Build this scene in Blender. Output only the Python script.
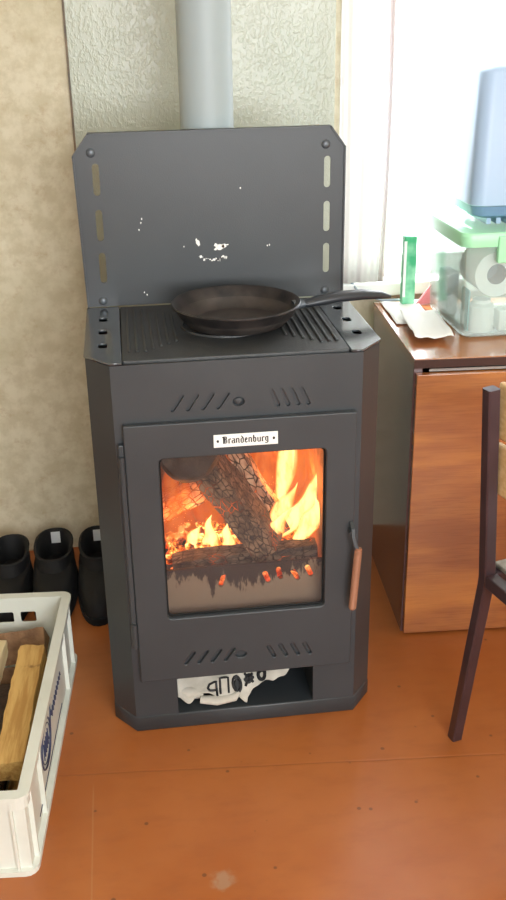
import bpy, bmesh, math, random
from mathutils import Vector, Matrix, noise
random.seed(7)
for o in list(bpy.data.objects): bpy.data.objects.remove(o)
S = bpy.context.scene
C = S.collection
PI = math.pi

# ---------------------------------------------------------------- camera, light, exposure
cam = bpy.data.objects.new('camera', bpy.data.cameras.new('camera'))
C.objects.link(cam); S.camera = cam
cr = Vector((0.99105678, -0.13249039, -0.01589843)); cu = Vector((0.0676522, 0.39617448, 0.91567951))
cf = Vector((0.11502018, 0.90856595, -0.40159467))
m3 = Matrix((cr, cu, -cf)).transposed().to_4x4()
m3.translation = Vector((-0.1735, -1.5423, 1.2525))
cam.matrix_world = m3
cam.data.sensor_fit = 'VERTICAL'; cam.data.sensor_height = 24; cam.data.sensor_width = 13.5
cam.data.lens = 24 * 993.65 / 900
cam.data.clip_start = 0.02

S.view_settings.view_transform = 'Standard'; S.view_settings.look = 'None'
S.view_settings.gamma = 1; S.view_settings.use_curve_mapping = False
S.view_settings.exposure = 0.0

W = bpy.data.worlds.new('sky'); S.world = W; W.use_nodes = True
bg = W.node_tree.nodes['Background']
bg.inputs[0].default_value = (0.93, 0.97, 1.0, 1); bg.inputs[1].default_value = 8.0

sun = bpy.data.objects.new('sun', bpy.data.lights.new('sun', 'SUN')); C.objects.link(sun)
sun.data.energy = 30; sun.data.angle = math.radians(1.0); sun.data.color = (1.0, 0.96, 0.90)
sun.rotation_euler = Vector((0.32, -1.0, -1.45)).to_track_quat('-Z', 'Y').to_euler()

def area(name, loc, target, sx, sy, e, col, portal=False):
    l = bpy.data.lights.new(name, 'AREA'); l.shape = 'RECTANGLE'; l.size = sx; l.size_y = sy; l.energy = e; l.color = col
    o = bpy.data.objects.new(name, l); C.objects.link(o); o.location = loc
    o.rotation_euler = (Vector(target) - Vector(loc)).to_track_quat('-Z', 'Z').to_euler()
    if portal: l.cycles.is_portal = True
    return o
area('window_portal', (0.97, 0.93, 1.38), (0.97, 0, 1.38), 1.3, 1.44, 1, (1, 1, 1), True)
area('rear_window_light', (0.45, -2.6, 1.35), (0.35, 0, 1.1), 1.6, 1.3, 85, (0.93, 0.97, 1.0))

# ---------------------------------------------------------------- materials
def rgb(r, g, b):
    f = lambda c: (c/255/12.92) if c <= 10 else ((c/255+0.055)/1.055)**2.4
    return (f(r), f(g), f(b), 1)
def mat(name, col, rough=0.5, metal=0.0, var=None, vscale=8, vdet=4, bump=0, bscale=60, spec=0.5, coat=0, stretch=None, vlo=0.35, vhi=0.65, bdist=0.002):
    m = bpy.data.materials.new(name); m.use_nodes = True
    n = m.node_tree; b = n.nodes['Principled BSDF']
    b.inputs['Base Color'].default_value = col; b.inputs['Roughness'].default_value = rough
    b.inputs['Metallic'].default_value = metal; b.inputs['Specular IOR Level'].default_value = spec
    b.inputs['Coat Weight'].default_value = coat; b.inputs['Coat Roughness'].default_value = 0.12
    tc = n.nodes.new('ShaderNodeTexCoord'); out = tc.outputs['Object']
    if stretch:
        mp = n.nodes.new('ShaderNodeMapping'); mp.inputs['Scale'].default_value = stretch
        n.links.new(out, mp.inputs[0]); out = mp.outputs[0]
    if var:
        t = n.nodes.new('ShaderNodeTexNoise'); t.inputs['Scale'].default_value = vscale; t.inputs['Detail'].default_value = vdet
        n.links.new(out, t.inputs['Vector'])
        r = n.nodes.new('ShaderNodeValToRGB'); r.color_ramp.elements[0].position = vlo; r.color_ramp.elements[1].position = vhi
        r.color_ramp.elements[0].color = col; r.color_ramp.elements[1].color = var
        n.links.new(t.outputs[0], r.inputs[0]); n.links.new(r.outputs[0], b.inputs['Base Color'])
    if bump:
        t = n.nodes.new('ShaderNodeTexNoise'); t.inputs['Scale'].default_value = bscale; t.inputs['Detail'].default_value = 3
        n.links.new(out, t.inputs['Vector'])
        bp = n.nodes.new('ShaderNodeBump'); bp.inputs['Strength'].default_value = bump; bp.inputs['Distance'].default_value = bdist
        n.links.new(t.outputs[0], bp.inputs['Height']); n.links.new(bp.outputs[0], b.inputs['Normal'])
    return m
class G:  # tiny node-graph helper on a material
    def __init__(s, m): s.m = m; s.n = m.node_tree.nodes; s.l = m.node_tree.links; s.b = s.n['Principled BSDF'] if 'Principled BSDF' in s.n else None
    def new(s, t, **k):
        x = s.n.new(t)
        for a, v in k.items(): setattr(x, a, v)
        return x
    def inp(s, sock, v):
        if hasattr(v, 'type') and hasattr(v, 'node'): s.l.new(v, sock)
        else: sock.default_value = v
    def math(s, op, a, b=0.0, c=0.0):
        x = s.new('ShaderNodeMath', operation=op)
        s.inp(x.inputs[0], a); s.inp(x.inputs[1], b)
        if op in ('SMOOTH_MIN', 'MULTIPLY_ADD'): s.inp(x.inputs[2], c)
        return x.outputs[0]
    def mix(s, f, a, b):
        x = s.new('ShaderNodeMix', data_type='RGBA'); s.inp(x.inputs[0], f); s.inp(x.inputs[6], a); s.inp(x.inputs[7], b); return x.outputs[2]
    def step(s, v, lo, hi):
        x = s.new('ShaderNodeMapRange', interpolation_type='SMOOTHSTEP'); s.inp(x.inputs[0], v)
        x.inputs[1].default_value = lo; x.inputs[2].default_value = hi; return x.outputs[0]
    def noise(s, vec, sc, det=3, rough=0.5):
        x = s.new('ShaderNodeTexNoise'); s.inp(x.inputs['Vector'], vec); x.inputs['Scale'].default_value = sc
        x.inputs['Detail'].default_value = det; x.inputs['Roughness'].default_value = rough; return x.outputs[0]
    def voro(s, vec, sc, feat='F1', out=0):
        x = s.new('ShaderNodeTexVoronoi', feature=feat); s.inp(x.inputs['Vector'], vec); x.inputs['Scale'].default_value = sc; return x.outputs[out]
    def coord(s, which='Object'): return s.new('ShaderNodeTexCoord').outputs[which]
    def xyz(s, v):
        x = s.new('ShaderNodeSeparateXYZ'); s.l.new(v, x.inputs[0]); return x.outputs
    def mapping(s, v, scale=(1, 1, 1), rot=(0, 0, 0), loc=(0, 0, 0)):
        x = s.new('ShaderNodeMapping'); s.l.new(v, x.inputs[0]); x.inputs['Scale'].default_value = scale; x.inputs['Rotation'].default_value = rot; x.inputs['Location'].default_value = loc; return x.outputs[0]
    def bump(s, h, st, d):
        x = s.new('ShaderNodeBump'); s.l.new(h, x.inputs['Height']); x.inputs['Strength'].default_value = st; x.inputs['Distance'].default_value = d
        s.l.new(x.outputs[0], s.b.inputs['Normal'])

M = {}
M['steel'] = mat('charcoal stove paint', rgb(48, 52, 55), 0.42, 0.0, rgb(54, 58, 61), 5, 3, 0.08, 400, 0.55)
M['shelf'] = mat('smooth top shelf paint', rgb(60, 66, 71), 0.2, spec=1.0, coat=0.6)
M['cast'] = mat('cast iron', rgb(58, 60, 61), 0.5, 0, rgb(48, 50, 51), 12, 4, 0.5, 300, 0.6)
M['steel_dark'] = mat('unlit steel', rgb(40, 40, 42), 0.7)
M['rivet'] = mat('rivet steel', rgb(92, 98, 104), 0.4, 0.4)
M['gasket'] = mat('black gasket', rgb(22, 22, 22), 0.8)
M['copper'] = mat('copper wire grip', rgb(168, 118, 92), 0.4, 0.3)
M['plate'] = mat('enamel plate', rgb(238, 238, 232), 0.4)
M['ink'] = mat('black ink', rgb(20, 20, 22), 0.6)
M['pan_out'] = mat('pan enamel', rgb(30, 29, 31), 0.38, 0.1, rgb(58, 52, 50), 30, 5, 0.2, 80)
M['pan_in'] = mat('greasy pan inside', rgb(50, 45, 43), 0.36, 0, rgb(74, 67, 63), 25, 5, 0.2, 60)
M['pan_handle'] = mat('pan handle plastic', rgb(44, 47, 52), 0.35, 0)
M['white_pl'] = mat('white crate plastic', rgb(226, 228, 218), 0.42, 0, rgb(210, 212, 200), 6, 5, 0.15, 90)
M['blue_ink'] = mat('dark blue print', rgb(50, 58, 84), 0.5)
M['cloth'] = mat('white rag', rgb(205, 200, 188), 0.9, 0, rgb(178, 172, 158), 22, 4, 0.4, 700)
M['boot'] = mat('black boot', rgb(8, 8, 10), 0.75, 0, rgb(15, 15, 18), 20, 3, 0.3, 300)
M['boot_in'] = mat('boot lining', rgb(10, 10, 12), 0.95)
M['tag'] = mat('white label', rgb(215, 218, 220), 0.7)
M['tube'] = mat('brown painted tube', rgb(70, 52, 56), 0.32, 0, rgb(58, 42, 45), 10)
M['ply'] = mat('pale plywood', rgb(222, 190, 140), 0.45, 0, rgb(205, 168, 115), 14, 5, 0, stretch=(1, 6, 12))
M['seat'] = mat('worn grey seat', rgb(120, 116, 108), 0.7, 0, rgb(185, 180, 168), 30, 6)
M['pipe'] = mat('pale grey pipe paint', rgb(158, 170, 173), 0.5, 0.0)
M['frame_w'] = mat('white window paint', rgb(238, 238, 234), 0.4)
M['paper'] = mat('white paper', rgb(245, 244, 240), 0.7)
M['greenlid'] = mat('pale green lid plastic', rgb(168, 232, 186), 0.35)
M['green'] = mat('green print', rgb(60, 175, 120), 0.5, 0, rgb(150, 220, 180), 30, 2)
M['red'] = mat('dull red paper', rgb(214, 130, 136), 0.6)
M['teal'] = mat('teal plastic', rgb(120, 190, 190), 0.4)
M['appl'] = mat('glare-paled appliance plastic', rgb(168, 192, 220), 0.4)  # window glare is mixed into this colour, the plastic itself is darker
M['appl_dark'] = mat('glare-paled band plastic', rgb(118, 146, 182), 0.4)  # lower band, paled by the same painted glare
M['grey_card'] = mat('grey card', rgb(150, 165, 175), 0.6)
M['roll'] = mat('tissue paper', rgb(244, 244, 240), 0.9)
M['rollin'] = mat('cardboard core', rgb(120, 130, 140), 0.9)
M['ceil'] = mat('ceiling white', rgb(228, 226, 218), 0.9)

# wallpaper: mottled beige
def wallpaper():
    m = mat('beige mottled wallpaper', rgb(190, 180, 148), 0.75); g = G(m); v = g.coord()
    a = g.noise(v, 20, 6, 0.65); b_ = g.noise(g.mapping(v, loc=(3, 1, 7)), 34, 5, 0.7)
    c = g.mix(g.step(a, 0.36, 0.64), rgb(214, 206, 182), rgb(196, 186, 158))
    c = g.mix(g.math('MULTIPLY', g.step(b_, 0.52, 0.72), 0.5), c, rgb(178, 156, 122))
    d = g.noise(g.mapping(v, loc=(9, 2, 1)), 3.0, 3)
    c = g.mix(g.math('MULTIPLY', g.step(d, 0.5, 0.7), 0.35), c, rgb(184, 178, 146))
    g.l.new(c, g.b.inputs['Base Color']); g.bump(b_, 0.35, 0.002); return m
M['wallp'] = wallpaper()
def vinyl():
    m = mat('embossed grey panel', rgb(176, 182, 164), 0.26); g = G(m); v = g.coord()
    h = g.noise(g.mapping(v, scale=(1, 1, 0.7)), 150, 2, 0.6); h2 = g.step(h, 0.42, 0.66)
    c = g.mix(g.step(g.noise(v, 5, 3), 0.35, 0.65), rgb(170, 174, 156), rgb(182, 185, 168))
    g.l.new(c, g.b.inputs['Base Color']); g.bump(h2, 0.22, 0.002); return m
M['panel'] = vinyl()
def floor_mat():
    m = mat('orange painted hardboard', rgb(200, 110, 60), 0.3); g = G(m); v = g.coord(); x, y, z = g.xyz(v)
    n1 = g.noise(v, 2.2, 4, 0.6); n2 = g.noise(g.mapping(v, scale=(1, 2.5, 1)), 11, 5, 0.6)
    c = g.mix(g.step(n1, 0.35, 0.68), rgb(162, 90, 40), rgb(174, 104, 54))
    c = g.mix(g.math('MULTIPLY', g.step(n2, 0.45, 0.75), 0.35), c, rgb(146, 82, 42))
    # sheet seams
    wob = g.math('MULTIPLY', g.math('SUBTRACT', g.noise(v, 6, 2), 0.5), 0.006)
    d1 = g.math('ABSOLUTE', g.math('ADD', g.math('ADD', y, g.math('MULTIPLY', x, 0.08)), g.math('ADD', wob, 0.128)))
    s1 = g.math('SUBTRACT', 1.0, g.step(d1, 0.0006, 0.0035))
    d2 = g.math('ABSOLUTE', g.math('ADD', g.math('SUBTRACT', x, -0.292), wob))
    s2 = g.math('MULTIPLY', g.math('SUBTRACT', 1.0, g.step(d2, 0.0004, 0.002)), g.step(g.math('MULTIPLY', y, -1), 0.12, 0.16))
    c = g.mix(g.math('MULTIPLY', s1, 0.22), c, rgb(110, 60, 30)); c = g.mix(g.math('MULTIPLY', s2, 0.35), c, rgb(180, 135, 95))
    # dark grit and a pale scuffed patch
    sp = g.math('SUBTRACT', 1.0, g.step(g.voro(v, 18), 0.05, 0.085))
    c = g.mix(g.math('MULTIPLY', sp, 0.6), c, rgb(70, 46, 34))
    dx = g.math('ADD', x, 0.085); dy = g.math('ADD', y, 0.378)
    rr = g.math('SQRT', g.math('ADD', g.math('MULTIPLY', dx, dx), g.math('MULTIPLY', dy, dy)))
    rr = g.math('ADD', rr, g.math('MULTIPLY', g.math('SUBTRACT', g.noise(v, 60, 4), 0.5), 0.04))
    c = g.mix(g.math('MULTIPLY', g.math('SUBTRACT', 1.0, g.step(rr, 0.010, 0.024)), 0.6), c, rgb(168, 140, 112))
    g.l.new(c, g.b.inputs['Base Color'])
    r = g.new('ShaderNodeMapRange'); g.l.new(n2, r.inputs[0]); r.inputs[3].default_value = 0.27; r.inputs[4].default_value = 0.42
    g.l.new(r.outputs[0], g.b.inputs['Roughness'])
    h = g.math('SUBTRACT', g.math('MULTIPLY', n1, 1.0), g.math('MULTIPLY', s1, 0.12)); g.bump(h, 0.25, 0.01); return m
M['floor'] = floor_mat()
def veneer(name, a, b_, c_, rough=0.25, coat=0.5):
    m = mat(name, a, rough, coat=coat); g = G(m); v = g.coord()
    n1 = g.noise(g.mapping(v, scale=(1.2, 1.2, 9)), 3.2, 6, 0.62); n2 = g.noise(g.mapping(v, scale=(3, 3, 60)), 5, 4, 0.6)
    n3 = g.noise(g.mapping(v, scale=(.8, .8, 2.6), loc=(4, 0, 2)), 2.4, 3)
    c = g.mix(g.step(n1, 0.36, 0.64), a, b_); c = g.mix(g.math('MULTIPLY', g.step(n2, 0.45, 0.7), 0.4), c, c_)
    c = g.mix(g.math('MULTIPLY', g.step(n3, 0.5, 0.68), 0.35), c, rgb(226, 148, 70))
    g.l.new(c, g.b.inputs['Base Color']); return m
M['veneer'] = veneer('varnished walnut veneer', rgb(156, 94, 54), rgb(174, 110, 62), rgb(124, 70, 40))
M['side'] = mat('dark varnished cabinet side', rgb(112, 86, 86), 0.26, 0, rgb(94, 68, 66), 6, 4, coat=0.5, stretch=(1, 1, 6))
M['edge'] = mat('dark cabinet edge', rgb(64, 36, 28), 0.4)
M['alu'] = mat('aluminium strip', rgb(170, 165, 160), 0.35, 0.7)
def brick():
    m = mat('sooty firebrick lining', rgb(120, 84, 62), 0.85); g = G(m); v = g.coord()
    n = g.noise(v, 14, 5, 0.65)
    g.l.new(g.mix(g.step(n, 0.35, 0.62), rgb(92, 62, 48), rgb(160, 112, 82)), g.b.inputs['Base Color']); g.bump(n, 0.5, 0.006); return m
M['brick'] = brick()
def retainer():
    m = mat('sooty ash plate', rgb(120, 100, 84), 0.85); g = G(m); v = g.coord(); x, y, z = g.xyz(v)
    n = g.noise(g.mapping(v, scale=(3.4, 1, 0.9)), 16, 4, 0.7)
    h = g.math('ADD', g.math('MULTIPLY', g.math('SUBTRACT', n, 0.5), 0.16), g.math('ADD', z, -0.283))
    e = g.math('MULTIPLY', g.math('ABSOLUTE', g.math('ADD', x, -0.01)), 0.22); k = g.step(g.math('SUBTRACT', h, e), -0.012, 0.004)
    g.l.new(g.mix(k, rgb(128, 108, 90), rgb(44, 30, 26)), g.b.inputs['Base Color']); return m
M['retainer'] = retainer()
def char(name, base, hi, sc=34, glow=0.0):
    m = mat(name, base, 0.85); g = G(m); v = g.coord(); vv = g.mapping(v, scale=(1.1, 1.1, 0.55))
    e = g.voro(vv, sc, 'DISTANCE_TO_EDGE', 0); n = g.noise(v, 40, 4)
    k = g.step(e, 0.0, 0.11); n3 = g.noise(g.mapping(v, scale=(1, 1, 0.12)), 130, 3, 0.6); c = g.mix(g.step(n, 0.35, 0.65), base, hi); c = g.mix(g.math('MULTIPLY', g.step(n3, 0.5, 0.65), 0.7), c, rgb(48, 38, 32)); c = g.mix(k, rgb(40, 30, 25), c)
    g.l.new(c, g.b.inputs['Base Color']); g.bump(k, 0.8, 0.004)
    if glow:
        g.b.inputs['Emission Color'].default_value = (1.0, 0.16, 0.02, 1)
        gl = g.math('MULTIPLY', g.math('SUBTRACT', 1.0, g.step(e, 0.0, 0.05)), g.step(g.noise(v, 11, 2), 0.5, 0.62))
        g.l.new(g.math('MULTIPLY', gl, glow), g.b.inputs['Emission Strength'])
    return m
M['char'] = char('charred log', rgb(84, 66, 54), rgb(132, 104, 82), 110, 1.2)
M['dark_stub'] = char('dark smooth stub', rgb(52, 44, 40), rgb(66, 56, 50), 9)
M['char_grey'] = char('grey ashed log', rgb(176, 124, 96), rgb(214, 170, 138), 90, 1.5)
M['char_front'] = char('front burnt log', rgb(72, 58, 48), rgb(118, 98, 82), 95, 2.0)
def emb():
    m = mat('glowing embers', rgb(60, 30, 20), 0.9); g = G(m); v = g.coord()
    n = g.noise(v, 55, 4, 0.7)
    r = g.new('ShaderNodeValToRGB'); g.l.new(n, r.inputs[0]); e = r.color_ramp
    e.elements[0].position = 0.36; e.elements[0].color = (0.5, 0.03, 0.0, 1); e.elements[1].position = 0.62; e.elements[1].color = (1.0, 0.72, 0.22, 1)
    e.elements.new(0.47).color = (1.0, 0.22, 0.02, 1)
    g.l.new(r.outputs[0], g.b.inputs['Emission Color']); 
    x, y, z = g.xyz(v); lowz = g.step(z, 0.272, 0.302)
    g.l.new(g.mix(lowz, (0.75, 0.05, 0.005, 1), r.outputs[0]), g.b.inputs['Emission Color'])
    g.l.new(g.math('MULTIPLY', g.step(n, 0.33, 0.62), g.math('ADD', 1.3, g.math('MULTIPLY', lowz, 2.0))), g.b.inputs['Emission Strength']); return m
M['ember'] = emb()
def flame(name, core, edge, strength, fade=2.2, thin=1.0):
    m = bpy.data.materials.new(name); m.use_nodes = True; n = m.node_tree; n.nodes.clear(); g = G(m)
    out = n.nodes.new('ShaderNodeOutputMaterial'); em = n.nodes.new('ShaderNodeEmission'); tr = n.nodes.new('ShaderNodeBsdfTransparent'); mx = n.nodes.new('ShaderNodeMixShader')
    lw = n.nodes.new('ShaderNodeLayerWeight'); lw.inputs[0].default_value = 0.5
    f = g.math('POWER', g.math('SUBTRACT', 1.0, lw.outputs['Facing']), fade)
    v = g.coord(); st = g.noise(g.mapping(v, scale=(1, 1, 0.35)), 60, 3)
    f = g.math('MULTIPLY', f, g.math('ADD', 0.55, g.math('MULTIPLY', g.step(st, 0.35, 0.6), 0.45)))
    f = g.math('MULTIPLY', f, thin)
    c = g.mix(g.step(f, 0.1, 0.75), edge, core)
    g.l.new(c, em.inputs[0]); em.inputs[1].default_value = strength
    g.l.new(f, mx.inputs[0]); g.l.new(tr.outputs[0], mx.inputs[1]); g.l.new(em.outputs[0], mx.inputs[2]); g.l.new(mx.outputs[0], out.inputs[0]); return m
M['flame'] = flame('yellow flame', (1.0, 0.66, 0.22, 1), (1.0, 0.2, 0.02, 1), 2.8, 1.9)
M['flame_o'] = flame('orange flame', (1.0, 0.27, 0.05, 1), (1.0, 0.13, 0.02, 1), 1.0, 1.6, 0.6)
def glassy(name, tint, gl_rough, amount, diff=0.0, dcol=(1, 1, 1, 1)):
    m = bpy.data.materials.new(name); m.use_nodes = True; n = m.node_tree; n.nodes.clear(); g = G(m)
    out = n.nodes.new('ShaderNodeOutputMaterial'); tr = n.nodes.new('ShaderNodeBsdfTransparent'); gl = n.nodes.new('ShaderNodeBsdfGlossy'); mx = n.nodes.new('ShaderNodeMixShader')
    tr.inputs[0].default_value = tint; gl.inputs['Roughness'].default_value = gl_rough
    fr = n.nodes.new('ShaderNodeFresnel'); fr.inputs[0].default_value = 1.45
    g.l.new(g.math('MULTIPLY', fr.outputs[0], amount), mx.inputs[0]); n.links.new(gl.outputs[0], mx.inputs[2])
    if diff:
        d = n.nodes.new('ShaderNodeBsdfDiffuse'); d.inputs[0].default_value = dcol; m2 = n.nodes.new('ShaderNodeMixShader'); m2.inputs[0].default_value = diff
        n.links.new(tr.outputs[0], m2.inputs[1]); n.links.new(d.outputs[0], m2.inputs[2]); n.links.new(m2.outputs[0], mx.inputs[1])
    else: n.links.new(tr.outputs[0], mx.inputs[1])
    n.links.new(mx.outputs[0], out.inputs[0]); return m
M['glass'] = glassy('stove glass', (0.96, 0.95, 0.93, 1), 0.02, 0.8)
M['pane'] = glassy('window glass', (1, 1, 1, 1), 0.01, 0.5)
M['clearbox'] = glassy('milky clear plastic', (0.93, 0.97, 0.96, 1), 0.08, 0.6, 0.20, rgb(236, 248, 245))
def curtain_mat():
    m = bpy.data.materials.new('sheer white curtain'); m.use_nodes = True; n = m.node_tree; n.nodes.clear(); g = G(m)
    out = n.nodes.new('ShaderNodeOutputMaterial'); d = n.nodes.new('ShaderNodeBsdfDiffuse'); t = n.nodes.new('ShaderNodeBsdfTranslucent')
    mx = n.nodes.new('ShaderNodeMixShader'); mx.inputs[0].default_value = 0.2
    v = g.coord(); k = g.math('SUBTRACT', 1.0, g.step(g.voro(g.mapping(v, scale=(1, 1, 0.55)), 16), 0.06, 0.12))
    c = g.mix(g.math('MULTIPLY', k, 0.25), rgb(248, 247, 244), rgb(214, 204, 204))
    g.l.new(c, d.inputs[0]); g.l.new(c, t.inputs[0])
    n.links.new(d.outputs[0], mx.inputs[1]); n.links.new(t.outputs[0], mx.inputs[2]); n.links.new(mx.outputs[0], out.inputs[0]); return m
M['curtain'] = curtain_mat()
def birch():
    m = mat('split yellow firewood', rgb(206, 164, 92), 0.75); g = G(m); v = g.coord()
    n = g.noise(g.mapping(v, scale=(1, 1, 0.08)), 90, 4, 0.6); n2 = g.noise(v, 22, 4)
    c = g.mix(g.step(n, 0.35, 0.65), rgb(214, 174, 104), rgb(186, 140, 74)); c = g.mix(g.math('MULTIPLY', g.step(n2, 0.60, 0.68), 0.75), c, rgb(120, 84, 44))
    g.l.new(c, g.b.inputs['Base Color']); g.bump(n, 0.5, 0.003); return m
M['birch'] = birch()
M['birch_pale'] = mat('pale split wood', rgb(224, 208, 168), 0.75, 0, rgb(200, 178, 130), 30, 4, 0.3, stretch=(1, 1, .1))
M['bark'] = mat('brown bark', rgb(112, 82, 58), 0.9, 0, rgb(150, 116, 84), 24, 6, 1.0, 60, bdist=0.008)
M['bark_dark'] = mat('dark bark', rgb(62, 50, 44), 0.9, 0, rgb(88, 72, 60), 24, 6, 1.0, 60, bdist=0.008)

# ---------------------------------------------------------------- helpers
def link(name, me, m, parent=None, smooth=False):
    o = bpy.data.objects.new(name, me); C.objects.link(o)
    if m and not me.materials: me.materials.append(m)
    if smooth:
        for p in me.polygons: p.use_smooth = True
    if parent: o.parent = parent
    return o
def obj(name, bm, m, parent=None, smooth=False):
    me = bpy.data.meshes.new(name); bmesh.ops.recalc_face_normals(bm, faces=bm.faces); bm.to_mesh(me); bm.free()
    o = link(name, me, m, parent, smooth)
    if smooth: me.set_sharp_from_angle(angle=math.radians(42))
    return o
def thing(name, label, cat, loc=(0, 0, 0), rz=0, group=None):
    o = bpy.data.objects.new(name, None); C.objects.link(o); o.empty_display_size = 0.05
    o.location = loc; o.rotation_euler = (0, 0, rz); return tag(o, label, cat, group)
def tag(o, label, cat, group=None, kind=None):
    o['label'] = label; o['category'] = cat
    if group: o['group'] = group
    if kind: o['kind'] = kind
    return o
def struct(o): o['kind'] = 'structure'; return o
def box(bm, lo, hi, bev=0.0, seg=2):
    r = bmesh.ops.create_cube(bm, size=1.0); vs = r['verts']
    for v in vs: v.co = Vector([(lo[i]+hi[i])/2 + v.co[i]*(hi[i]-lo[i]) for i in range(3)])
    if bev:
        es = list({e for v in vs for e in v.link_edges})
        bmesh.ops.bevel(bm, geom=es, offset=bev, segments=seg, affect='EDGES', profile=0.5)
    return vs
def B(): return bmesh.new()
def boxo(name, lo, hi, m, parent=None, bev=0.0, smooth=False):
    bm = B(); box(bm, lo, hi, bev); return obj(name, bm, m, parent, smooth)
def frame_from(d):
    d = d.normalized(); a = Vector((0, 0, 1)) if abs(d.z) < 0.9 else Vector((1, 0, 0)); x = d.cross(a).normalized(); return x, d.cross(x).normalized()
def tube(bm, pts, rad, seg=12, cap=True, flat=1.0, up=None):
    pts = [Vector(p) for p in pts]; rs = rad if isinstance(rad, (list, tuple)) else [rad]*len(pts); rings = []
    px = None
    for i, p in enumerate(pts):
        d = pts[min(i+1, len(pts)-1)] - pts[max(i-1, 0)]
        if up is not None: x = d.normalized().cross(Vector(up)).normalized(); y = x.cross(d.normalized())
        elif px is None: x, y = frame_from(d)
        else: dn = d.normalized(); x = (px - dn*px.dot(dn)).normalized(); y = dn.cross(x)
        px = x
        rings.append([bm.verts.new(p + x*rs[i]*math.cos(2*PI*k/seg) + y*rs[i]*flat*math.sin(2*PI*k/seg)) for k in range(seg)])
    for a, b in zip(rings, rings[1:]):
        for k in range(seg): bm.faces.new((a[k], a[(k+1) % seg], b[(k+1) % seg], b[k]))
    if cap: bm.faces.new(rings[0][::-1]); bm.faces.new(rings[-1])
    return rings
def sqtube(bm, pts, w, h, side=(1, 0, 0)):
    # square bar along pts with the given side direction
    pts = [Vector(p) for p in pts]; rings = []
    for i, p in enumerate(pts):
        d = (pts[min(i+1, len(pts)-1)] - pts[max(i-1, 0)]).normalized(); s = Vector(side); s = (s - d*s.dot(d)).normalized(); t = d.cross(s)
        rings.append([bm.verts.new(p + s*w/2*a + t*h/2*b) for a, b in ((.8, 1), (-.8, 1), (-1, .8), (-1, -.8), (-.8, -1), (.8, -1), (1, -.8), (1, .8))])
    for a, b in zip(rings, rings[1:]):
        for k in range(8): bm.faces.new((a[k], a[(k+1) % 8], b[(k+1) % 8], b[k]))
    bm.faces.new(rings[0][::-1]); bm.faces.new(rings[-1])
def lathe(bm, prof, seg=48, c=(0, 0, 0), closed=False):
    c = Vector(c); rings = []
    for r, z in prof:
        rings.append([bm.verts.new(c + Vector((max(r, 1e-5)*math.cos(2*PI*k/seg), max(r, 1e-5)*math.sin(2*PI*k/seg), z))) for k in range(seg)])
    for a, b in zip(rings, rings[1:]):
        for k in range(seg): bm.faces.new((a[k], a[(k+1) % seg], b[(k+1) % seg], b[k]))
    if closed:
        for k in range(seg): bm.faces.new((rings[-1][k], rings[-1][(k+1) % seg], rings[0][(k+1) % seg], rings[0][k]))
    else: bmesh.ops.remove_doubles(bm, verts=rings[0]+rings[-1], dist=1e-4)
DG = bpy.context.evaluated_depsgraph_get
def sheet(name, outer, holes, thick, mapf, m, parent=None, bev=0.0):
    """flat plate cut from a 2-D outline with holes; mapf turns (u, v, w) into a point"""
    cu_ = bpy.data.curves.new('c', 'CURVE'); cu_.dimensions = '2D'; cu_.fill_mode = 'BOTH'; cu_.extrude = thick/2 - bev; cu_.bevel_depth = bev; cu_.bevel_resolution = 1
    cu_.offset = -bev
    for pl in [outer]+holes:
        sp = cu_.splines.new('POLY'); sp.points.add(len(pl)-1); sp.use_cyclic_u = True
        for q, (u, v) in zip(sp.points, pl): q.co = (u, v, 0, 1)
    t = bpy.data.objects.new('t', cu_); C.objects.link(t); dg = DG(); dg.update()
    me = bpy.data.meshes.new_from_object(t.evaluated_get(dg)); bpy.data.objects.remove(t); bpy.data.curves.remove(cu_)
    for v in me.vertices: v.co = mapf(v.co.x, v.co.y, v.co.z)
    bm = B(); bm.from_mesh(me); bmesh.ops.remove_doubles(bm, verts=bm.verts, dist=1e-6); bpy.data.meshes.remove(me)
    return obj(name, bm, m, parent)
def slot(cx, cz, w, l, ang=0, n=6):
    """rounded slot outline, length l along direction ang from vertical"""
    out = []; h = l/2 - w/2
    for s, a0 in ((1, 0), (-1, PI)):
        for k in range(n+1):
            a = a0 + PI*k/n; x = w/2*math.cos(a); y = w/2*math.sin(a) + s*h
            out.append((cx + x*math.cos(ang) + y*math.sin(ang), cz - x*math.sin(ang) + y*math.cos(ang)))
    return out
def rrect(x0, z0, x1, z1, r, n=4):
    out = []
    for cx, cz, a0 in ((x1-r, z1-r, 0), (x0+r, z1-r, PI/2), (x0+r, z0+r, PI), (x1-r, z0+r, 1.5*PI)):
        for k in range(n+1): a = a0 + PI/2*k/n; out.append((cx+r*math.cos(a), cz+r*math.sin(a)))
    return out
def circ(cx, cz, r, n=20): return [(cx+r*math.cos(2*PI*k/n), cz+r*math.sin(2*PI*k/n)) for k in range(n)]
XZ = lambda y0: (lambda u, v, w: Vector((u, y0+w, v)))
XY = lambda z0: (lambda u, v, w: Vector((u, v, z0+w)))

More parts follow.
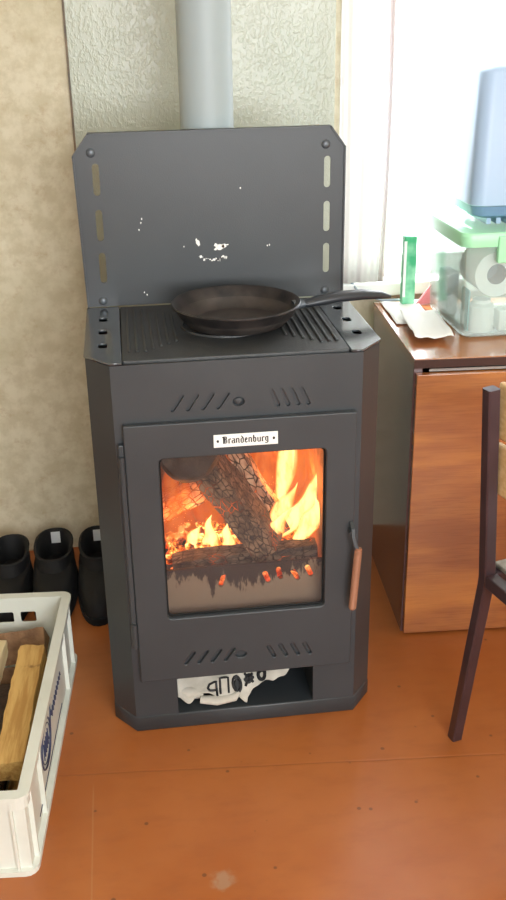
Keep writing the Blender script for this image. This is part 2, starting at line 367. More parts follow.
# ---------------------------------------------------------------- the room
X0, X1, Y0, Y1, ZC = -1.7, 1.9, -2.7, 0.75, 2.5
struct(boxo('floor', (X0, Y0, -0.05), (X1, Y1+0.12, 0), M['floor']))
struct(boxo('ceiling', (X0, Y0, ZC), (X1, Y1, ZC+0.05), M['ceil']))
struct(boxo('wall_left', (X0-0.1, Y0, 0), (X0, Y1, ZC), M['wallp']))
struct(boxo('wall_right', (X1, Y0, 0), (X1+0.1, Y1, ZC), M['wallp']))
struct(boxo('wall_front', (X0, Y0-0.1, 0), (X1, Y0, ZC), M['wallp']))
WX0, WX1, WZ0, WZ1 = 0.335, 1.6, 0.66, 2.1
struct(sheet('wall_back', [(X0, 0), (X1, 0), (X1, ZC), (X0, ZC)], [[(WX0, WZ0), (WX1, WZ0), (WX1, WZ1), (WX0, WZ1)]], 0.12, XZ(Y1+0.06), M['wallp']))
bm = B()
for a in ((WX0, WZ0, WX0+0.05, WZ1), (WX1-0.05, WZ0, WX1, WZ1), (WX0, WZ0, WX1, WZ0+0.05), (WX0, WZ1-0.05, WX1, WZ1), (0.94, WZ0, 0.99, WZ1), (0.94, 1.7, WX1, 1.74)):
    box(bm, (a[0], Y1+0.05, a[1]), (a[2], Y1+0.09, a[3]), 0.004)
w = struct(obj('window_1', bm, M['frame_w']))
boxo('pane', (WX0+0.04, Y1+0.068, WZ0+0.04), (WX1-0.04, Y1+0.072, WZ1-0.04), M['pane'], w)
boxo('window_sill', (WX0-0.03, Y1-0.035, WZ0-0.028), (WX1+0.03, Y1+0.11, WZ0+0.003), M['frame_w'], w, 0.003)
bm = B(); box(bm, (-0.262, Y1-0.006, 0.0), (0.312, Y1, ZC)); pn = tag(obj('wall_panel', bm, M['panel']), 'tall glossy grey embossed panel on the wall behind the stove', 'panel')
tr_ = struct(boxo('trim_1', (-0.2665, Y1-0.007, 0), (-0.262, Y1, ZC), mat('rusty metal edge strip', rgb(120, 98, 70), 0.5, 0, rgb(84, 74, 60), 20)))
# sheer curtain
bm = B(); nu = 60; nv = 24; cols = []
for i in range(nu+1):
    u = i/nu; x = 0.318 + 0.098*u
    col = []
    for j in range(nv+1):
        t = j/nv; z = 0.668 + t*1.6
        y = Y1-0.035 + 0.0032*math.sin(u*17+0.6*math.sin(t*5)) + 0.0012*math.sin(u*41+t*3)
        col.append(bm.verts.new((x + 0.006*math.sin(t*7)*(u) + 0.010*t*u, y, z)))
    cols.append(col)
for a, b in zip(cols, cols[1:]):
    for j in range(nv): bm.faces.new((a[j], b[j], b[j+1], a[j+1]))
cur = obj('curtain', bm, M['curtain'], None, True); tag(cur, 'narrow sheer white curtain with faint leaf marks hanging at the window side', 'curtain')
md = cur.modifiers.new('t', 'SOLIDIFY'); md.thickness = 0.0012
bm = B(); hc = [bm.verts.new((0.4165+0.0045*i+0.010*(j/24)+0.006*math.sin(j/24*7), Y1-0.0365+0.003*(i % 2), 0.668+j/24*1.6)) for j in range(25) for i in range(4)]
for j in range(24):
    for i in range(3): bm.faces.new((hc[j*4+i], hc[j*4+i+1], hc[j*4+i+5], hc[j*4+i+4]))
hem = obj('hem', bm, mat('folded curtain hem', rgb(206, 194, 192), 0.9), cur, True); md = hem.modifiers.new('t', 'SOLIDIFY'); md.thickness = 0.002
bm = B(); tube(bm, [(0.28, Y1-0.035, 2.275), (1.66, Y1-0.035, 2.275)], 0.009); obj('curtain_rod', bm, M['frame_w'], cur)

# ---------------------------------------------------------------- stove
H = 0.735; HW = 0.25; FX = 0.21; CH = 0.05; D = 0.345
st = thing('wood_stove', 'charcoal grey steel wood-burning stove with a raised back lid and glass fire door', 'stove')
def foot(e=0.0): return [(-FX-e*.4, -e), (FX+e*.4, -e), (HW+e, CH-e*.4), (HW+e, D), (-HW-e, D), (-HW-e, CH-e*.4)]
sheet('base_plinth', foot(0.001), [], 0.034, XY(0.017), M['steel'], st, 0.003)
lv = []
for i in range(4): lv.append(slot(-0.104+i*0.0255, 0.6645, 0.0075, 0.036, 0.6)); lv.append(slot(0.060+i*0.0172, 0.6635, 0.0075, 0.036, -0.42))
lv.append([(p[0], 0.661+(p[1])*0.8) for p in circ(-0.001, 0, 0.0105)])
front = sheet('front_panel', [(-FX, 0.034), (-0.130, 0.034), (-0.130, 0.122), (0.130, 0.122), (0.130, 0.034), (FX, 0.034), (FX, H), (-FX, H)],
      [rrect(-0.160, 0.20, 0.160, 0.62, 0.004)]+lv, 0.004, XZ(0.002), M['steel'], st)
for s, nm in ((-1, 'side_panel'), (1, 'side_panel')):
    bm = B(); pr = [(FX, 0.0), (HW, CH), (HW, D), (HW-0.004, D), (HW-0.004, CH+0.002), (FX-0.001, 0.004)]
    lo = [bm.verts.new((s*x, y, 0.034)) for x, y in pr]; hi = [bm.verts.new((s*x, y, H)) for x, y in pr]
    bm.faces.new(lo); bm.faces.new(hi)
    for k in range(6): bm.faces.new((lo[k], lo[(k+1) % 6], hi[(k+1) % 6], hi[k]))
    obj(nm, bm, M['steel'], st)
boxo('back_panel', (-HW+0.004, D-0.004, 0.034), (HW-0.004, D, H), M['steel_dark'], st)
boxo('vent_baffle', (-0.13, 0.0060, 0.64), (0.13, 0.0075, 0.69), M['steel'], st)
bm = B(); lathe(bm, [(0, 0.0035), (0.006, 0.003), (0.0092, 0)], 24); bmesh.ops.rotate(bm, verts=bm.verts, cent=(0, 0, 0), matrix=Matrix.Rotation(PI/2, 3, 'X')); bmesh.ops.scale(bm, verts=bm.verts, vec=(1, 1, .8)); bmesh.ops.translate(bm, verts=bm.verts, vec=(-0.001, 0.0055, 0.661)); obj('vent_button', bm, M['steel'], st, True)
bm = B()   # wood niche
box(bm, (-0.134, 0.004, 0.034), (-0.130, 0.30, 0.126)); box(bm, (0.130, 0.004, 0.034), (0.134, 0.30, 0.126)); box(bm, (-0.130, 0.296, 0.034), (0.130, 0.30, 0.122)); box(bm, (-0.130, 0.004, 0.122), (0.130, 0.30, 0.126))
obj('storage_niche', bm, M['steel'], st)
bm = B()   # fire box
x_, y_, z0_, z1_ = 0.162, 0.275, 0.198, 0.622
box(bm, (-x_-0.01, 0.005, z0_), (-x_, y_, z1_)); box(bm, (x_, 0.005, z0_), (x_+0.01, y_, z1_)); box(bm, (-x_-0.01, y_, z0_), (x_+0.01, y_+0.01, z1_))
box(bm, (-x_, 0.005, z0_-0.008), (x_, y_, z0_)); box(bm, (-x_, 0.005, z1_), (x_, y_, z1_+0.008)); 
fb = obj('firebox', bm, M['brick'], st)
bm = B()
for k in range(14): box(bm, (-0.155+k*0.023, 0.05, 0.252), (-0.143+k*0.023, 0.27, 0.262))
box(bm, (-0.161, 0.045, 0.248), (0.161, 0.055, 0.262)); box(bm, (-0.161, 0.264, 0.248), (0.161, 0.274, 0.262))
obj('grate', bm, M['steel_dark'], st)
hs = [slot(x, 0.295+dz, 0.010, 0.028, a) for x, dz, a in ((0.048, 0, -0.35), (0.072, 0.006, -0.2), (0.102, 0.0, -0.5), (0.128, 0.006, -0.4), (-0.035, 0, 0.3))]
sheet('log_retainer', rrect(-0.160, 0.212, 0.160, 0.325, 0.003), hs, 0.006, XZ(0.040), M['retainer'], st)
# top
sheet('cooking_plate', rrect(-0.1885, 0.008, 0.1885, D-0.004, 0.003), [], 0.008, XY(H+0.001), M['cast'], st, 0.0015)
bm = B()
for s in (-1, 1):
    for k in range(7):
        x = s*(0.176-k*0.0135); ya = 0.05 + (0.0 if k < 3 else (k-2)*0.012)
        box(bm, (x-0.0028, ya, H+0.004), (x+0.0028, 0.315-(0 if k < 3 else (k-2)*0.012), H+0.0085), 0.0018, 1)
for r in (0.045, 0.062, 0.079): lathe(bm, [(r-0.003, H+0.004), (r-0.002, H+0.0085), (r+0.002, H+0.0085), (r+0.003, H+0.004)], 56, (0, 0.185, 0))
obj('plate_ribs', bm, M['cast'], st)
for s in (-1, 1):
    ol = [(s*0.190, 0.0), (s*FX, 0.0), (s*(HW+0.002), CH), (s*(HW+0.002), D), (s*0.190, D)]
    hl = [rrect(min(s*0.213, s*0.228), y, max(s*0.213, s*0.228), y+0.026, 0.005 if s < 0 else 0.007) for y in (0.085, 0.165, 0.245)]
    sheet('top_side_shelf', ol, hl, 0.004, (lambda s: lambda u, v, w: Vector((u, v, H+0.003+w)))(s), M['shelf'], st, 0.0008)
for s in (-1, 1): boxo('hole_shade_plate', (min(s*.19, s*.24), 0.06, H-0.03), (max(s*.19, s*.24), 0.33, H-0.028), M['steel_dark'], st)  # added dark plates that put shade behind the shelf holes
# raised lid
LT = H+0.327
ol = [(-HW, H+0.006), (HW, H+0.006), (HW, LT-0.0375), (HW-0.028, LT), (-HW+0.025, LT-0.001), (-HW-0.006, LT-0.0405)]
hl = [slot(s*0.2155, z, 0.0125, 0.058) for s in (-1, 1) for z in (0.979, 0.896, 0.816)]
lid = sheet('lid', ol, hl, 0.003, XZ(D+0.002), M['steel'], st)
bm = B(); n = len(ol)
for k in range(1, n):      # folded rim along the two sides and the top
    a = Vector(ol[k]); b = Vector(ol[(k+1) % n]); 
    if k == n-1 and False: continue
    d = (b-a).normalized(); nn = Vector((-d.y, d.x))*0.003
    p = [(a.x, a.y), (b.x, b.y), (b.x+nn.x, b.y+nn.y), (a.x+nn.x, a.y+nn.y)]
    if k == 0: continue
    lo = [bm.verts.new((u, D-0.003, v)) for u, v in p]; hi = [bm.verts.new((u, D+0.018, v)) for u, v in p]
    bm.faces.new(lo); bm.faces.new(hi)
    for q in range(4): bm.faces.new((lo[q], lo[(q+1) % 4], hi[(q+1) % 4], hi[q]))
obj('lid_rim', bm, M['steel'], lid)
for x, z in ((-0.222, 1.027), (0.212, 1.029), (0.213, 0.752), (-0.220, 0.752)):
    bm = B(); lathe(bm, [(0, 0.004), (0.004, 0.0038), (0.007, 0.0022), (0.0085, 0)], 20)
    bmesh.ops.rotate(bm, verts=bm.verts, cent=(0, 0, 0), matrix=Matrix.Rotation(PI/2, 3, 'X')); bmesh.ops.translate(bm, verts=bm.verts, vec=(x, D+0.0005, z))
    obj('rivet', bm, M['rivet'], lid, True)
# chipped paint on the lid: small raised white flakes
bm = B(); rnd = random.Random(4)
def flake(x, z, w_, h_):
    k = 9; ring = [(x+w_*(0.6+0.5*rnd.random())*math.cos(2*PI*i/k), z+h_*(0.6+0.5*rnd.random())*math.sin(2*PI*i/k)) for i in range(k)]
    a = [bm.verts.new((u, D+0.0001, v)) for u, v in ring]; b = [bm.verts.new((u, D+0.0008, v)) for u, v in ring]
    bm.faces.new(a); bm.faces.new(b)
    for i in range(k): bm.faces.new((a[i], a[(i+1) % k], b[(i+1) % k], b[i]))
flake(-0.033, 0.856, 0.0045, 0.0065); flake(-0.036, 0.861, 0.002, 0.004); flake(0.008, 0.846, 0.009, 0.007); flake(0.001, 0.850, 0.004, 0.0045); flake(0.017, 0.848, 0.006, 0.004); flake(0.023, 0.850, 0.003, 0.0015); flake(0.0, 0.842, 0.003, 0.0025)
for i in range(16):
    a = -2.5+1.9*i/15; flake(-0.006+0.031*math.cos(a), 0.838+0.016*math.sin(a)+rnd.uniform(-.0035, .003), rnd.uniform(.0004, .0028), rnd.uniform(.0006, .0036))
for x, z in ((-0.137, 0.905), (-0.139, 0.898), (-0.143, 0.885), (0.10, 0.845), (0.104, 0.846), (-0.06, 0.85), (0.05, 0.955), (-0.14, 0.765), (-0.135, 0.76)): flake(x, z, 0.0013, 0.002)
pcx = obj('paint_chips', bm, M['paper'], lid); pcx['kind'] = 'stuff'
lid.rotation_euler = (0, -0.0, 0)
# door
DT = 0.014; dy = -DT
dh = []
for i in range(4): dh.append(slot(-0.104+i*0.0245, 0.1665, 0.006, 0.032, 0.62)); dh.append(slot(0.048+i*0.0225, 0.1655, 0.006, 0.030, -0.45))
dh.append([(p[0], 0.165+(p[1])*0.7) for p in circ(-0.009, 0, 0.010)])
door = sheet('door', rrect(-0.196, 0.122, 0.199, 0.634, 0.003), [rrect(-0.140, 0.254, 0.147, 0.571, 0.008)]+dh, DT-0.001, XZ(-DT/2-0.0005), M['steel'], st, 0.002)
sheet('glass_seal', rrect(-0.146, 0.248, 0.153, 0.577, 0.010), [rrect(-0.137, 0.257, 0.144, 0.568, 0.008)], 0.004, XZ(-0.0025), M['gasket'], door)
boxo('glass_pane', (-0.1395, -0.0045, 0.2545), (0.1465, -0.0015, 0.5705), M['glass'], door)
boxo('hinge', (-0.206, -0.012, 0.20), (-0.1965, 0.0, 0.60), M['steel'], door, 0.002)
for z in (0.20, 0.53):
    bm = B(); tube(bm, [(-0.2015, -0.014, z), (-0.2015, -0.014, z+0.05)], 0.0055, 12); obj('hinge_pin', bm, M['steel'], door)
boxo('vent_backing', (-0.125, -0.0075, 0.145), (0.135, -0.006, 0.188), M['steel'], door)
npl = boxo('name_plate', (-0.0465, -DT-0.0025, 0.5865), (0.0625, -DT-0.0005, 0.6095), M['plate'], door, 0.0005)
# blackletter lettering drawn with a broad nib; unit = letter grid (x 0..4, y 0..6; x-height 4)
GL = {'B': (5, [((1, 0), (1, 6)), ((1, 6), (3.6, 6)), ((3.6, 5.8), (3.6, 3.6)), ((1, 3.3), (3.8, 3.3)), ((3.9, 3.1), (3.9, .5)), ((0.4, 0.1), (3.6, 0.1)), ((-.1, 5.2), (1, 6)), ((2.2, 5.6), (2.2, .6))]),
      'r': (3, [((1, 0), (1, 4)), ((1, 3.4), (2.1, 4)), ((2.1, 4), (2.8, 3.4)), ((.5, 0), (1.7, .3))]),
      'a': (4, [((1, 3.9), (2.9, 3.9)), ((3, 4), (3, 0)), ((1, .3), (1, 2.2)), ((1, 2.2), (3, 2.5)), ((1, .2), (2.2, -.1)), ((3, 0), (3.8, .5))]),
      'n': (4.3, [((1, 0), (1, 4)), ((3.2, 0), (3.2, 3.6)), ((1, 3.4), (2.3, 4.1)), ((2.3, 4.1), (3.2, 3.5)), ((3.2, 0), (3.9, .5))]),
      'd': (4, [((1, .4), (1, 3.4)), ((3, .4), (3, 4)), ((1, .3), (2, -.1)), ((2, -.1), (3, .4)), ((3, 4), (1.2, 6)), ((1, 3.4), (2.4, 4))]),
      'e': (3.4, [((1, .4), (1, 3.6)), ((1, 3.6), (2.1, 4.1)), ((2.1, 4.1), (2.7, 3)), ((1, 1.8), (2.7, 2.9)), ((1, .3), (1.9, -.1)), ((1.9, -.1), (2.9, .6))]),
      'b': (4, [((1, .4), (1, 6)), ((3, .5), (3, 3.4)), ((1, 3.4), (2.1, 4.1)), ((2.1, 4.1), (3, 3.5)), ((1, .4), (2, -.1)), ((2, -.1), (3, .5)), ((1, 6), (1.7, 5.4))]),
      'u': (4.3, [((1, .4), (1, 4)), ((3.2, 0), (3.2, 4)), ((1, .4), (2, -.1)), ((2, -.1), (3.2, .6)), ((3.2, 0), (3.9, .5))]),
      'g': (4, [((1, .8), (1, 3.6)), ((3, -1.2), (3, 4)), ((1, .7), (2, .2)), ((1, 3.6), (2.1, 4.1)), ((2.1, 4.1), (3, 3.5)), ((3, -1.2), (1.4, -1.7)), ((1.4, -1.7), (.8, -1.1))])}
bm = B()
def nib(a, b, w_, X, Z, s):
    a = Vector(a); b = Vector(b); d = (b-a).normalized(); v = abs(d.y); h = (0.22+0.33*v)*w_; q = Vector((-d.y, d.x))*h
    p = [a-q, b-q, b+q, a+q]; lo = [bm.verts.new((X+u.x*s, -DT-0.0024, Z+u.y*s*1.12)) for u in p]; hi = [bm.verts.new((X+u.x*s, -DT-0.0029, Z+u.y*s*1.12)) for u in p]
    bm.faces.new(lo); bm.faces.new(hi)
    for i in range(4): bm.faces.new((lo[i], lo[(i+1) % 4], hi[(i+1) % 4], hi[i]))
word = 'Brandenburg'; tot = sum(GL[c][0] for c in word); s = 0.0785/tot; X = 0.0082-tot*s/2-0.0005
for c in word:
    for a, b in GL[c][1]: nib(a, b, 1.0, X, 0.5935, s)
    X += GL[c][0]*s
for cx in (-0.0395, 0.0555):   # the two small stars
    for k in range(4): a = k*PI/4; nib((-1.6*math.cos(a), -1.6*math.sin(a)), (1.6*math.cos(a), 1.6*math.sin(a)), 1.5, cx, 0.598, 0.0013)
obj('lettering', bm, M['ink'], door)
bm = B()
sqtube(bm, [(0.1935, -0.014, 0.425), (0.1935, -0.030, 0.418), (0.1935, -0.033, 0.404), (0.197, -0.036, 0.390), (0.201, -0.038, 0.380)], 0.007, 0.004, (1, 0, 0))
tube(bm, [(0.1935, -0.012, 0.41), (0.1935, -0.030, 0.41)], 0.006, 12)
hb = obj('handle', bm, M['steel'], door)
bm = B(); pts = []
for k in range(0, 40*12+1): a = 2*PI*k/12; t = k/(40*12); c_ = Vector((0.2020, -0.038, 0.380)).lerp(Vector((0.1940, -0.038, 0.262)), t); pts.append(c_ + Vector((0.0056*math.cos(a), 0.0056*math.sin(a), 0)))
tube(bm, pts, 0.0017, 6); tube(bm, [(0.2023, -0.038, 0.384), (0.1937, -0.038, 0.259)], 0.0056, 12)
obj('grip', bm, M['copper'], hb, True)

# flue
bm = B(); tube(bm, [(-0.002, 0.421, 0.62), (-0.002, 0.421, 1.45), (-0.002, 0.421, ZC)], 0.0505, 40)
fl = tag(obj('flue_pipe', bm, M['pipe'], None, True), 'pale grey round flue pipe rising behind the stove lid', 'pipe')
bm = B(); tube(bm, [(-0.002, 0.346, 0.66), (-0.002, 0.372, 0.66)], 0.05, 32); obj('outlet_collar', bm, M['steel_dark'], fl)

# ---------------------------------------------------------------- fire and logs
def log(name, a, b, section, m, label, seed=0, amp=0.004, rings=26, cat='firewood', group=None, flatend=0.0, par=None):
    a = Vector(a); b = Vector(b); L = (b-a).length; bm = B(); R_ = []
    for i in range(rings+1):
        t = i/rings; z = t*L; ring = []
        for (x, y) in section:
            nv_ = noise.noise(Vector((x*30+seed, y*30, z*18+seed*3))); n2_ = noise.noise(Vector((x*90+seed, y*90, z*60)))
            sc = 1 + (nv_*amp*1.6+n2_*amp*.7)/max(math.hypot(x, y), 1e-3)
            e = (0.93 if i in (0, rings) else 1.0)
            ring.append(bm.verts.new((x*sc*e, y*sc*e, z + (flatend*x if i == 0 else 0))))
        R_.append(ring)
    k = len(section)
    for p, q in zip(R_, R_[1:]):
        for i in range(k): bm.faces.new((p[i], p[(i+1) % k], q[(i+1) % k], q[i]))
    bm.faces.new(R_[0][::-1]); bm.faces.new(R_[-1])
    o = obj(name, bm, m, par, True)
    o.location = a; o.rotation_mode = 'QUATERNION'; o.rotation_quaternion = (b-a).to_track_quat('Z', 'Y')
    if label: tag(o, label, cat, group)
    return o
def poly(pts, n=6):   # densify polygon
    out = []
    for i, p in enumerate(pts):
        q = pts[(i+1) % len(pts)]
        for k in range(n): out.append((p[0]+(q[0]-p[0])*k/n, p[1]+(q[1]-p[1])*k/n))
    return out
log('burning_log', (-0.112, 0.150, 0.590), (0.064, 0.100, 0.322), poly([(-0.046, -0.022), (-0.034, 0.024), (0.034, 0.028), (0.046, -0.022)]), M['char'], 'big cracked charred log slanting across the fire', 3, 0.004, cat='log')
log('burning_log', (-0.052, 0.205, 0.600), (0.100, 0.150, 0.330), poly([(-0.02, -0.012), (-0.012, 0.018), (0.018, 0.016), (0.02, -0.014)]), M['char_grey'], 'thin pale ashy log leaning right of the big charred log', 9, 0.003, cat='log')
log('burning_log', (-0.122, 0.092, 0.301), (0.150, 0.082, 0.322), poly([(-0.017, -0.02), (-0.018, 0.018), (0.016, 0.02), (0.019, -0.014)], 4), M['char_front'], 'burnt log lying flat across the front of the fire', 5, 0.004, cat='log')
log('burning_log', (-0.086, 0.060, 0.552), (-0.080, 0.135, 0.510), [(0.056*math.cos(2*PI*k/24), 0.052*math.sin(2*PI*k/24)) for k in range(24)], M['dark_stub'], 'dark round stub at the upper left behind the glass', 12, 0.003, 10, cat='log')  # short dark round shape set among the logs
log('burning_log', (-0.155, 0.215, 0.352), (-0.045, 0.225, 0.410), poly([(-0.026, -0.02), (-0.024, 0.02), (0.022, 0.024), (0.026, -0.02)]), M['char_grey'], 'short ashy log at the back left above the embers', 15, 0.004, cat='log')
bm = B(); rnd = random.Random(3)
for i in range(230):
    x = rnd.uniform(-0.152, 0.152); y = rnd.uniform(0.06, 0.26)
    top = 0.275 + 0.055*math.exp(-((x+0.06)/0.06)**2) + 0.02*math.exp(-((x-0.1)/0.05)**2)
    if y < 0.115: top = 0.284
    z = rnd.uniform(0.268, top); r = rnd.uniform(0.006, 0.014)
    q = bmesh.ops.create_icosphere(bm, subdivisions=1, radius=r); rot = Matrix.Rotation(rnd.uniform(0, 6), 3, (rnd.random(), rnd.random(), rnd.random()+.1))
    for v in q['verts']: v.co = rot @ Vector((v.co.x*1.4, v.co.y, v.co.z*0.8)); v.co += Vector((x, y, z))
tag(obj('ember_bed', bm, M['ember']), 'heap of glowing yellow and red embers under the logs', 'embers', kind='stuff')
def tongue(bm, base, tip, r, bend, seed, flat=0.6):
    base = Vector(base); tip = Vector(tip); pts = []; rs = []; n = 22
    for i in range(n+1):
        t = i/n; p = base.lerp(tip, t) + Vector(bend)*math.sin(PI*t) + Vector((math.sin(t*7+seed)*0.005*t, 0, 0)); pts.append(p)
        rs.append(max(0.0004, r*(math.sin(PI*min(1, (t*0.85+0.12)))**0.8)*(1-t)**0.55*(1+0.18*math.sin(t*9+seed))))
    tube(bm, pts, rs, 16, True, flat, up=(0, 1, 0.01))
bm = B()
for a in (((0.085, .15, .325), (0.165, .15, .47), .030, (.03, 0, 0), 1), ((0.075, .13, .325), (0.120, .13, .440), .028, (-.006, 0, 0), 2), ((0.12, .12, .320), (0.155, .12, .415), .028, (.012, 0, 0), 3),
          ((0.095, .20, .36), (0.075, .2, .60), .026, (.028, 0, 0), 4), ((0.060, .11, .325), (0.115, .11, .40), .020, (-.012, 0, 0), 5),
          ((-0.05, .13, .31), (-0.045, .13, .385), .020, (0, 0, 0), 6), ((-0.015, .12, .315), (-0.02, .12, .37), .018, (0.004, 0, 0), 7), ((-0.085, .14, .31), (-0.07, .14, .36), .020, (0, 0, 0), 8)):
    tongue(bm, *a)
fi = tag(obj('fire', bm, M['flame'], None, True), 'yellow and orange flames licking around the logs', 'fire', kind='stuff')
bm = B()
for a in (((-0.12, .18, .31), (-0.125, .16, .50), .034, (.01, 0, 0), 1), ((-0.09, .2, .31), (-0.085, .18, .45), .04, (-.01, 0, 0), 2), ((0.13, .21, .31), (0.12, .2, .60), .045, (.02, 0, 0), 3), ((0.14, .17, .31), (0.155, .16, .47), .03, (.0, 0, 0), 4), ((0.05, .23, .33), (0.04, .22, .60), .04, (.02, 0, 0), 5), ((-0.03, .22, .31), (-0.02, .2, .5), .04, (-.02, 0, 0), 6)):
    tongue(bm, *a)
obj('outer_flame', bm, M['flame_o'], fi, True)
for loc, e in (((0.10, 0.20, 0.40), 3.2), ((-0.10, 0.17, 0.37), 1.1), ((0.0, 0.24, 0.55), 1.0)):
    l = bpy.data.lights.new('fire_light', 'POINT'); l.energy = e; l.color = (1.0, 0.33, 0.08); l.shadow_soft_size = 0.03
    o = bpy.data.objects.new('fire_light', l); C.objects.link(o); o.location = loc

# ---------------------------------------------------------------- rag in the niche
def clothh(u, v):
    x = -0.128 + 0.222*u
    z = 0.118 - 0.073*v
    y = 0.080 - 0.070*v + 0.03*max(0, u-0.5)
    b = 0.0045*math.sin(u*13+v*4) + 0.004*noise.noise(Vector((u*7, v*6, 2)))+0.003*math.sin(u*27-v*5)*v
    return Vector((x, y-abs(b)*0.5, max(0.0385, z+b)))
bm = B(); nu, nv = 80, 30; g_ = []
for i in range(nu+1):
    row = []; u = i/nu
    vm = 0.86 + 0.05*math.sin(u*23) - 0.02*math.sin(u*51) - (0.20*max(0, u-0.62)/0.38) + (0.1 if 0.33 < u < 0.60 else 0)
    for j in range(nv+1): row.append(bm.verts.new(clothh(u, j/nv*vm)))
    g_.append(row)
for i in range(nu):
    for j in range(nv): bm.faces.new((g_[i][j], g_[i+1][j], g_[i+1][j+1], g_[i][j+1]))
rag = thing('rag', 'crumpled white printed rag lying in the niche under the stove door', 'rag')
cl = obj('cloth', bm, M['cloth'], rag, True); md = cl.modifiers.new('s', 'SOLIDIFY'); md.thickness = 0.0025; md.offset = -1
bm = B()
tube(bm, [(-0.128, 0.042, 0.056), (-0.105, 0.034, 0.054), (-0.080, 0.034, 0.052)], [0.013, 0.015, 0.012], 14, True, 0.9)
obj('rolled_hem', bm, M['cloth'], rag, True)
bm = B()
tube(bm, [(-0.086, 0.018, 0.0470), (-0.055, 0.012, 0.0455), (-0.020, 0.016, 0.0475), (-0.012, 0.022, 0.052)], [0.009, 0.011, 0.010, 0.006], 14, True, 0.8)
obj('rolled_hem', bm, M['cloth'], rag, True)
def cloth_strokes(strokes, u0, v0, su, sv, wd=0.0022):
    for pl in strokes:
        pts = []
        for (x, y), (x2, y2) in zip(pl, pl[1:]):
            for k in range(5): pts.append((x+(x2-x)*k/5, y+(y2-y)*k/5))
        pts.append(pl[-1]); P_ = [clothh(u0+p[0]*su, v0-p[1]*sv)+Vector((0, -0.0008, 0.0008)) for p in pts]
        tube(bm, P_, wd, 6, True)
bm = B(); cc = lambda r, n=12: [(0.5+r*math.cos(2*PI*k/n), 0.5+r*math.sin(2*PI*k/n)) for k in range(n+1)]
cloth_strokes([[(1, 0), (1, 1), (.3, .95), (.1, .7), (.3, .45), (1, .45)]], 0.25, 0.92, 0.085, 0.28)
cloth_strokes([[(0, 0), (.05, 1), (1, 1), (.95, 0)]], 0.365, 0.89, 0.075, 0.28)
cloth_strokes([cc(.45), cc(.2), [(.5, 0), (.5, 1)]], 0.475, 0.82, 0.08, 0.26, 0.0028)
cloth_strokes([[(0, .5), (1, .5)], [(.1, .1), (.9, .9)], [(.1, .9), (.9, .1)], cc(.3)], 0.58, 0.77, 0.09, 0.27, 0.0028)
cloth_strokes([cc(.45), cc(.3)], 0.70, 0.72, 0.08, 0.26, 0.0022)
obj('printed_letters', bm, M['ink'], rag)

# ---------------------------------------------------------------- frying pan
pc = Vector((0.018, 0.176, H+0.0095)); pan = thing('frying_pan', 'worn black frying pan with a long grey handle on the stove top', 'pan', pc)
bm = B(); lathe(bm, [(0.0, 0.0), (0.078, 0.0), (0.086, 0.003), (0.104, 0.022), (0.113, 0.038), (0.1155, 0.040), (0.1165, 0.0385), (0.115, 0.036)][:7] , 72)
bm.free(); bm = B(); lathe(bm, [(0.0, 0.0), (0.080, 0.0), (0.088, 0.003), (0.104, 0.020), (0.1135, 0.037), (0.1150, 0.0385), (0.1160, 0.037), (0.1162, 0.0385), (0.1145, 0.0405), (0.1115, 0.0395), (0.1005, 0.0225), (0.085, 0.006), (0.078, 0.0042), (0.0, 0.0038)], 80)
body = obj('pan_body', bm, M['pan_out'], pan, True)
body.data.materials.append(M['pan_in'])
for p in body.data.polygons:
    c_ = p.center
    if math.hypot(c_.x, c_.y) < 0.0995 and c_.z > 0.0036: p.material_index = 1
bm = B(); pts = [(0.112, 0.006, 0.028), (0.128, 0.008, 0.027), (0.15, 0.012, 0.030), (0.19, 0.018, 0.034), (0.235, 0.025, 0.034), (0.272, 0.030, 0.030), (0.292, 0.033, 0.025)]
tube(bm, pts, [0.010, 0.011, 0.0145, 0.0155, 0.0145, 0.011, 0.004], 16, True, 0.65, up=(0, 0, 1)); obj('handle', bm, M['pan_handle'], pan, True)
bm = B(); tube(bm, [(0.104, 0.004, 0.026), (0.124, 0.006, 0.029)], [0.013, 0.0115], 12, True, 0.7, up=(0, 0, 1)); obj('handle_ferrule', bm, M['rivet'], pan, True)

# ---------------------------------------------------------------- cabinet
cx0, cx1, cy0, cy1, cz = 0.374, 1.18, 0.248, 0.668, 0.632
cab = thing('cabinet', 'low varnished walnut cabinet with a dark side under the window', 'cabinet', (cx0, cy0, 0), math.radians(-3.2))
cw, cd = cx1-cx0, cy1-cy0
boxo('side_panel', (0, 0.002, 0.0), (0.018, cd, cz-0.019), M['side'], cab, 0.001)
boxo('side_panel', (cw-0.018, 0.002, 0.0), (cw, cd, cz-0.019), M['side'], cab, 0.001)
boxo('back_panel', (0.018, cd-0.006, 0.02), (cw-0.018, cd, cz-0.019), M['edge'], cab)
boxo('bottom_panel', (0.018, 0.01, 0.02), (cw-0.018, cd-0.006, 0.036), M['edge'], cab)
tp = boxo('cabinet_top', (-0.001, -0.004, cz-0.019), (cw+0.001, cd, cz), M['veneer'], cab, 0.0012)
boxo('edge_strip', (-0.0015, -0.0062, cz-0.018), (cw, -0.004, cz-0.002), M['edge'], tp)
boxo('metal_rail', (0.03, -0.003, cz-0.0265), (cw-0.03, 0.002, cz-0.0215), M['alu'], cab)
